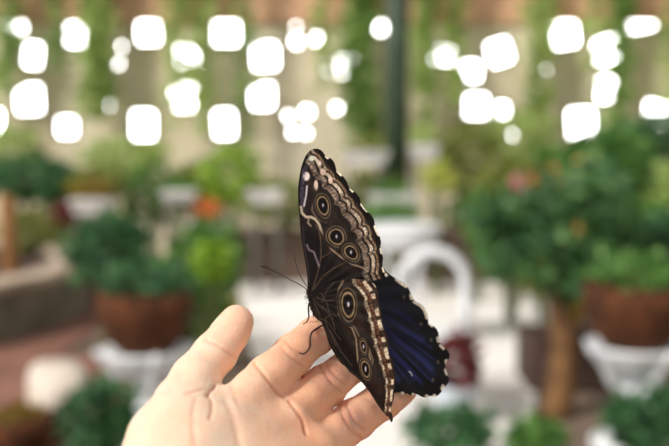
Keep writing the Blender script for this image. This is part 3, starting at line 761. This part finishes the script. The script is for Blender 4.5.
def hw_pat(x, y):
    C = np.tile(np.array(lin((41,31,25))), (len(x), 1))
    C = mixc(C, (23,17,15), .6*sm(-.1, .7, wob(x, y, .5)))
    m = [(366,278),(376,291),(381,312),(387,338),(392,362),(395.5,378),(393.5,397),(391,418)]
    d, s = pdist(x, y, m, True)
    s = s+2.2*np.sin(s*.27+1)
    taper = 1-.45*sm(340, 410, y)
    dd = d/taper
    an = pdist(x, y, [(314,311),(325.5,332),(336,356),(345,368),(358,378.5),(377,404),(386,415)])
    # basal black field
    fld = sm(344, 334, x+ (310-y)*-.0 - np.clip(y-320, 0, 99)*.52)
    C = mixc(C, (12,9,9), fld*.95)
    C = mixc(C, BLK, sm(21, 18, dd)*sm(14, 16, dd)*.5)
    sc = np.abs(np.sin(math.pi*s/14.5))
    w = 1-sm(1.2, 2.8, np.abs(dd-13+2.4*sc))
    C = mixc(C, (150,132,110), w*(.55+.45*sc)); C = mixc(C, PALE, w*sm(.6, .95, sc)*.6)
    w = 1-sm(1.6, 2.6, np.abs(dd-8.5))
    C = mixc(C, (118,78,56), w*.8*sm(.0, .4, sc)); C = mixc(C, BLK, (1-sm(.5, 1.3, np.abs(dd-10.3+1.5*sc)))*.7)
    w = 1-sm(1.2, 2.6, np.abs(dd-3.9+.8*(1-sc)))
    C = mixc(C, (214,194,168), w*sm(.5, .85, sc)); C = mixc(C, (60,45,36), w*(1-sm(.3, .6, sc)))
    C = mixc(C, (40,30,26), (1-sm(.6, 1.5, dd))*.8)
    C = mixc(C, (26,18,14), sm(0, .55, wob(x, y, 1.6))*.55*sm(20, 16, dd))
    # wavy outlines around the spots
    C = line(C, x, y, [(343,281),(338.5,290),(337.5,303),(339,314),(344,322),(352,328),(356,338),(357,350),(358,362),(362,376),(366,382),(370,376),(371,364),(369,352),(365,341),(361,338)], (140,122,98), .9, .75)
    C = line(C, x, y, [(350,322),(355,328),(359,336),(364,340),(369,348),(373,360),(372,366),(369,364)], (112,96,78), .8, .7)
    for e, p in (((348.3,304.5,9,17.5,-4), (1.6,3.2)), ((363.5,346.5,4.0,9.0,-12), (1.0,2.6)), ((365.6,369,5.8,11.5,-12), (1.0,3.4))):
        C = eye(C, x, y, *e, RINGS)
        C = mixc(C, (180,172,184), 1-sm(.3, 1.1, np.hypot((x-e[0])/p[0], (y-e[1])/p[1])))
    for v in ([(313,299),(322,308),(330,312)],[(316,297),(325,301),(333,300),(338,296)],[(320,318),(328,322),(336,334),(341,340)],[(314,303),(320,315)],[(322,306),(332,318),(335,330)],
              [(321,293),(327,303),(329,312)],[(326,318),(331,314),(337,316)],[(330,330),(340,350),(352,366)],[(325,318),(327,326),(336,346)],[(334,282),(326,292),(322,302)]):
        C = line(C, x, y, v, (74,62,50), .5, .7)
    C = mixc(C, (50,40,32), (1-sm(.4, 1.2, np.abs(an-1.2)))*.7)
    return C
def upper_pat(base, margin, origin, blk=20.):
    def fn(x, y):
        ang = np.arctan2(y-origin[1], x-origin[0]); r = np.hypot(x-origin[0], y-origin[1])
        C = np.tile(np.array(lin((16,16,44))), (len(x), 1))
        st_ = np.sin(ang*46+.4*np.sin(r*.12))
        C = mixc(C, (38,44,98), sm(-.2, 1, st_)*.75*sm(50, 95, r))
        C = mixc(C, (60,70,132), sm(.5, 1, np.sin(ang*97+1))*.4*sm(90, 120, r))
        C = mixc(C, (6,6,12), (1-sm(.06, .22, np.abs(np.sin(ang*11+.5))))*.85)
        d, s = pdist(x, y, margin, True)
        C = mixc(C, (8,6,7), sm(blk+5, blk-4, d-np.clip(330-y, 0, 50)*.12+2*np.sin(s*.5)))
        sc = np.abs(np.sin(math.pi*s/14))
        return C, d, s, sc
    return fn
FH_OUT = [(312,298),(335,285),(360,276),(376,273),(384,272.5),(392,276),(398,280),(405,284),(409,289),(411.5,295),(415,301),(422,305),(426,311),(428,318),(429,324),(435,327),(438.5,333),
 (438.5,339),(441,345),(446,348.5),(449.5,354),(449,358.5),(446.5,362),(445.5,367),(447.5,374),(449,381),(446,386),(443,388),(441,392.5),(436,396.5),(430,396),(427,397.5),(421,396.5),(416,394),
 (412,396),(407,393.5),(402,394.5),(398,392),(392,393),(380,385),(360,372),(340,350),(325,326)]
fh_m = [(374,272),(392,275),(408,286),(424,306),(438,333),(449,356),(449,380),(438,396),(416,396),(392,393)]
fh_core = upper_pat(None, fh_m, (330,280), 14.)
FHL = FH_OUT[4:39]
def fh_pat(x, y):
    C, d, s, sc = fh_core(x, y)
    C = mixc(C, (14,13,30), sm(345, 295, y)*.6)
    e = pdist(x, y, FHL)
    for (x0, y0, x1, y1, w) in ((396,279.5,399,282,1.2),(400,282.5,406,286.5,1.5),(411.5,295.5,412,298,2.2),(414,302,421,306,1.3),(421,306,425,311,1.5),(425,311,427,318,1.6),
        (429.5,323.5,432,326,1.5),(438,338,438.5,341,1.7),(440.5,345.5,443.5,348.5,1.5),(446.5,361,447,363.5,2.),(445.5,370,447,374,1.6),(443,386,442,389,1.7),
        (434,395.5,435,395.5,1.5),(427.5,396.3,426.5,396,1.6),(414,395,413,394.5,1.6),(403,393.5,402,393.2,1.6),(385,273.5,386.5,275.5,1.3)):
        C = mixc(C, (244,226,202), 1-sm(w*.6, w*1.2, pdist(x, y, [(x0, y0), (x1, y1+.01)])))
    for cx, cy in ((404,297),(421,324),(431,340),(438,362),(433,380)):
        C = mixc(C, (96,88,78), (1-sm(.8, 2, np.hypot(x-cx, (y-cy)*.7)))*.8)
    C = line(C, x, y, [(409.3,371.5),(411,373),(412,375.5)], (235,230,225), .6, 1)
    return C
FF_OUT = [(311,293),(312,275),(311,255),(309,230),(308,205),(309,185),(313,168),(319,160),(326,166),(334,178),(344,192),(354,207),(363,222),(370,238),(376,254),(382,266),(388,273),(394,279),(390,284),(375,285),(350,287),(328,291)]
ff_core = upper_pat(None, FF_OUT[7:18], (311,292), 24.)
def ff_pat(x, y): return ff_core(x, y)[0]

def inside(x, y, poly):
    r = np.zeros(x.shape, bool); n = len(poly)
    for i in range(n):
        x0, y0 = poly[i]; x1, y1 = poly[(i+1) % n]
        c = ((y0 > y) != (y1 > y)) & (x < (x1-x0)*(y-y0)/(y1-y0+1e-12)+x0); r ^= c
    return r
def catmull(poly, k=4):
    P_ = [Vector((a, b, 0)) for a, b in poly]; n = len(P_); out = []
    for i in range(n):
        p0, p1, p2, p3 = P_[i-1], P_[i], P_[(i+1) % n], P_[(i+2) % n]
        for j in range(k):
            t = j/k; q = .5*((2*p1)+(p2-p0)*t+(2*p0-5*p1+4*p2-p3)*t*t+(3*p1-p0-3*p2+p3)*t**3); out.append((q.x, q.y))
    return out
wingmat = vcolmat('wing_scales', .5, .2); 
def wing(name, outline, depth, front, back, parent, step=.5, label=None):
    ol = catmull(outline); xs = [p[0] for p in ol]; ys = [p[1] for p in ol]
    gx = np.arange(min(xs)-step, max(xs)+2*step, step); gy = np.arange(min(ys)-step, max(ys)+2*step, step)
    X, Y = np.meshgrid(gx, gy, indexing='ij'); I = inside(X, Y, ol)
    keep = np.zeros((len(gx)-1, len(gy)-1), bool)
    for i in (0, 1):
        for j in (0, 1): keep |= I[i:len(gx)-1+i, j:len(gy)-1+j]
    used = np.zeros(I.shape, bool)
    for i in (0, 1):
        for j in (0, 1): used[i:len(gx)-1+i, j:len(gy)-1+j] |= keep
    ids = -np.ones(I.shape, int); ids[used] = np.arange(used.sum())
    x, y, ii = X[used], Y[used], I[used]
    o = np.where(~ii)[0]; bx, by = x[o].copy(), y[o].copy(); best = np.full(len(o), 1e9); nx, ny = bx.copy(), by.copy()
    for i in range(len(ol)):
        (x0, y0), (x1, y1) = ol[i], ol[(i+1) % len(ol)]; dx, dy = x1-x0, y1-y0
        t = np.clip(((bx-x0)*dx+(by-y0)*dy)/(dx*dx+dy*dy+1e-12), 0, 1); qx, qy = x0+t*dx, y0+t*dy; dd = np.hypot(bx-qx, by-qy)
        m = dd < best; best = np.where(m, dd, best); nx = np.where(m, qx, nx); ny = np.where(m, qy, ny)
    x[o] = nx; y[o] = ny
    dep = depth(x, y)
    c0 = np.array(CAM); fw, up = np.array(FWD), np.array(UP)
    def pts(dp): return c0+dp[:, None]*(fw+np.outer((x-W/2)/F, [1, 0, 0])-np.outer((y-H/2)/F, up))
    VA, VB = pts(dep), pts(dep+.00016); n = len(x)
    a = np.argwhere(keep)
    q = np.stack([ids[a[:, 0], a[:, 1]], ids[a[:, 0], a[:, 1]+1], ids[a[:, 0]+1, a[:, 1]+1], ids[a[:, 0]+1, a[:, 1]]], 1)
    ed = {}
    for f in q.tolist():
        for i in range(4):
            e = (f[i], f[(i+1) % 4]); 
            if (e[1], e[0]) in ed: del ed[(e[1], e[0])]
            else: ed[e] = 1
    rim = np.array([(e[1], e[0], e[0]+n, e[1]+n) for e in ed])
    fs = np.concatenate([q, q[:, ::-1]+n, rim])
    me = bpy.data.meshes.new(name); me.from_pydata((np.concatenate([VA, VB])-np.array(parent.location)).tolist(), [], fs.tolist())
    at_ = me.color_attributes.new('pattern', 'FLOAT_COLOR', 'POINT')
    cc = np.concatenate([np.concatenate([front(x, y), back(x, y)]), np.ones((2*n, 1))], 1)
    at_.data.foreach_set('color', cc.astype(np.float32).ravel())
    me.materials.append(wingmat); me.shade_smooth()
    ob = bpy.data.objects.new(name, me); COL.objects.link(ob); ob.parent = parent
    if label: ob['label'] = label
    return ob
bf = empty('butterfly', cp(312, 298, D0), 'dark brown butterfly with ringed eyespots and one blue wing on the index fingertip', 'butterfly')
K = D0/F
def ripple(x, y, ox, oy, n=14): 
    r = np.hypot(x-ox, y-oy); return .00022*np.sin(np.arctan2(y-oy, x-ox)*n)*np.clip(r/60, 0, 1.5)
def nd(x, y):
    a = axdist(x, y); return D0-.0012-.34*np.clip(a, -20, 99)*K-.0000004*a*a
wing('forewing', FW_OUT, lambda x, y: nd(x, y)+ripple(x, y, 312, 292, 26)+.0006, fw_pat, ff_pat, bf, .45, 'brown eyespotted underside of the raised forewing')
wing('hindwing', HW_OUT, lambda x, y: nd(x, y)+ripple(x, y, 312, 298, 26)-.0005, hw_pat, lambda x, y: fh_core(x, y)[0], bf, .45, 'brown eyespotted underside of the hindwing')
def fd(x, y):
    a = axdist(x, y); return D0+.0020+.85*np.clip(a, 0, 99)*K
wing('hindwing', FH_OUT, lambda x, y: fd(x, y)+ripple(x, y, 312, 298, 30)*1.6, fh_pat, hw_pat, bf, .5, 'dark blue upper face of the hindwing with white edge dots')
wing('forewing', FF_OUT, lambda x, y: fd(x, y)+.0008, ff_pat, fw_pat, bf, .6)
# body
fur = mat('black_brown_fur', (52,42,36), (22,18,17), 900, .8, .8, 1500)
def bp(px, py, dd=0): return cp(px, py, D0+dd)-bf.location
body_pts = smoothpath([bp(306.5,290.5), bp(308,291), bp(310.5,294), bp(313,298,.0012), bp(317,305,.0028), bp(322,313,.0034), bp(328,322,.003), bp(335,335,.0025), bp(342,348,.002), bp(346,356,.002)], 5)
rr = [.0004,.0012,.0013,.0020,.0030,.0031,.0022,.0019,.0016,.0006]
rads = [np.interp(i/5, range(10), rr) for i in range(len(body_pts))]
hairs = []
for i in range(220):
    j = random.randint(6, 30); c = body_pts[j]; d = Vector((random.gauss(0, 1), random.gauss(0, 1), random.gauss(0, 1))).normalized()
    p = c+d*rads[j]*.95; e = d*.9+Vector((.3, 0, -.5)); e.normalize()
    hairs.append(tube([p, p+e*.0011, p+e*.002], [.00006, .00005, .00002], 3))
mesh('body', join(tube(body_pts, rads, 20), *hairs), fur, bf, True)
eyem = mat('eye_brown', (60,40,30), (40,26,20), 300, .25)
for s_ in (-1, 1):
    v, f = blob(.0007, .0007, .0009, 10, 14, 2.0)
    e = mesh('eye', (v, f), eyem, bf, True); e.location = bp(308, 290.5, s_*.0010)
antm = mat('antenna_brown', (52,40,34), (34,26,24), 400, .6)
A1 = smoothpath([bp(309,291.5,-.0008), bp(302,286,-.002), bp(290,279.5,-.004), bp(276,272,-.006), bp(266,267.5,-.007), bp(261,266.5,-.0075)], 6)
A2 = smoothpath([bp(309.5,291,.001), bp(305,284,.004), bp(299.5,274,.009), bp(296,264,.014), bp(294,254,.018)], 6)
for A in (A1, A2):
    mesh('antenna', tube(A, [.00018 if i < len(A)*.8 else .00027 for i in range(len(A))], 6), antm, bf, True)
def on(px, py, lift=.0004):                  # a spot resting on the skin
    v = cp(px, py, 1)-CAM; h_ = hand.tree.ray_cast(CAM, v.normalized())
    return h_[0]-v.normalized()*lift-bf.location
L1 = smoothpath([bp(312,302,-.0005), bp(309,304,-.001), bp(308.5,310,-.001), bp(308.8,317,-.001), on(306.5,322), on(303.3,324.2)], 5)
L2 = smoothpath([bp(323,325,-.001), bp(317,328.5,-.003), on(311.5,333,.003), on(310.3,340,.0016), on(310,347,.0007), on(306,352.5), on(302.5,353.8), on(299.5,352.8)], 5)
L3 = smoothpath([bp(316,306,.002), bp(313,312,.005), bp(315,322,.006)], 5)
for L in (L1, L2, L3):
    mesh('leg', tube(L, [.00040-.0002*i/len(L) for i in range(len(L))], 7), antm, bf, True)
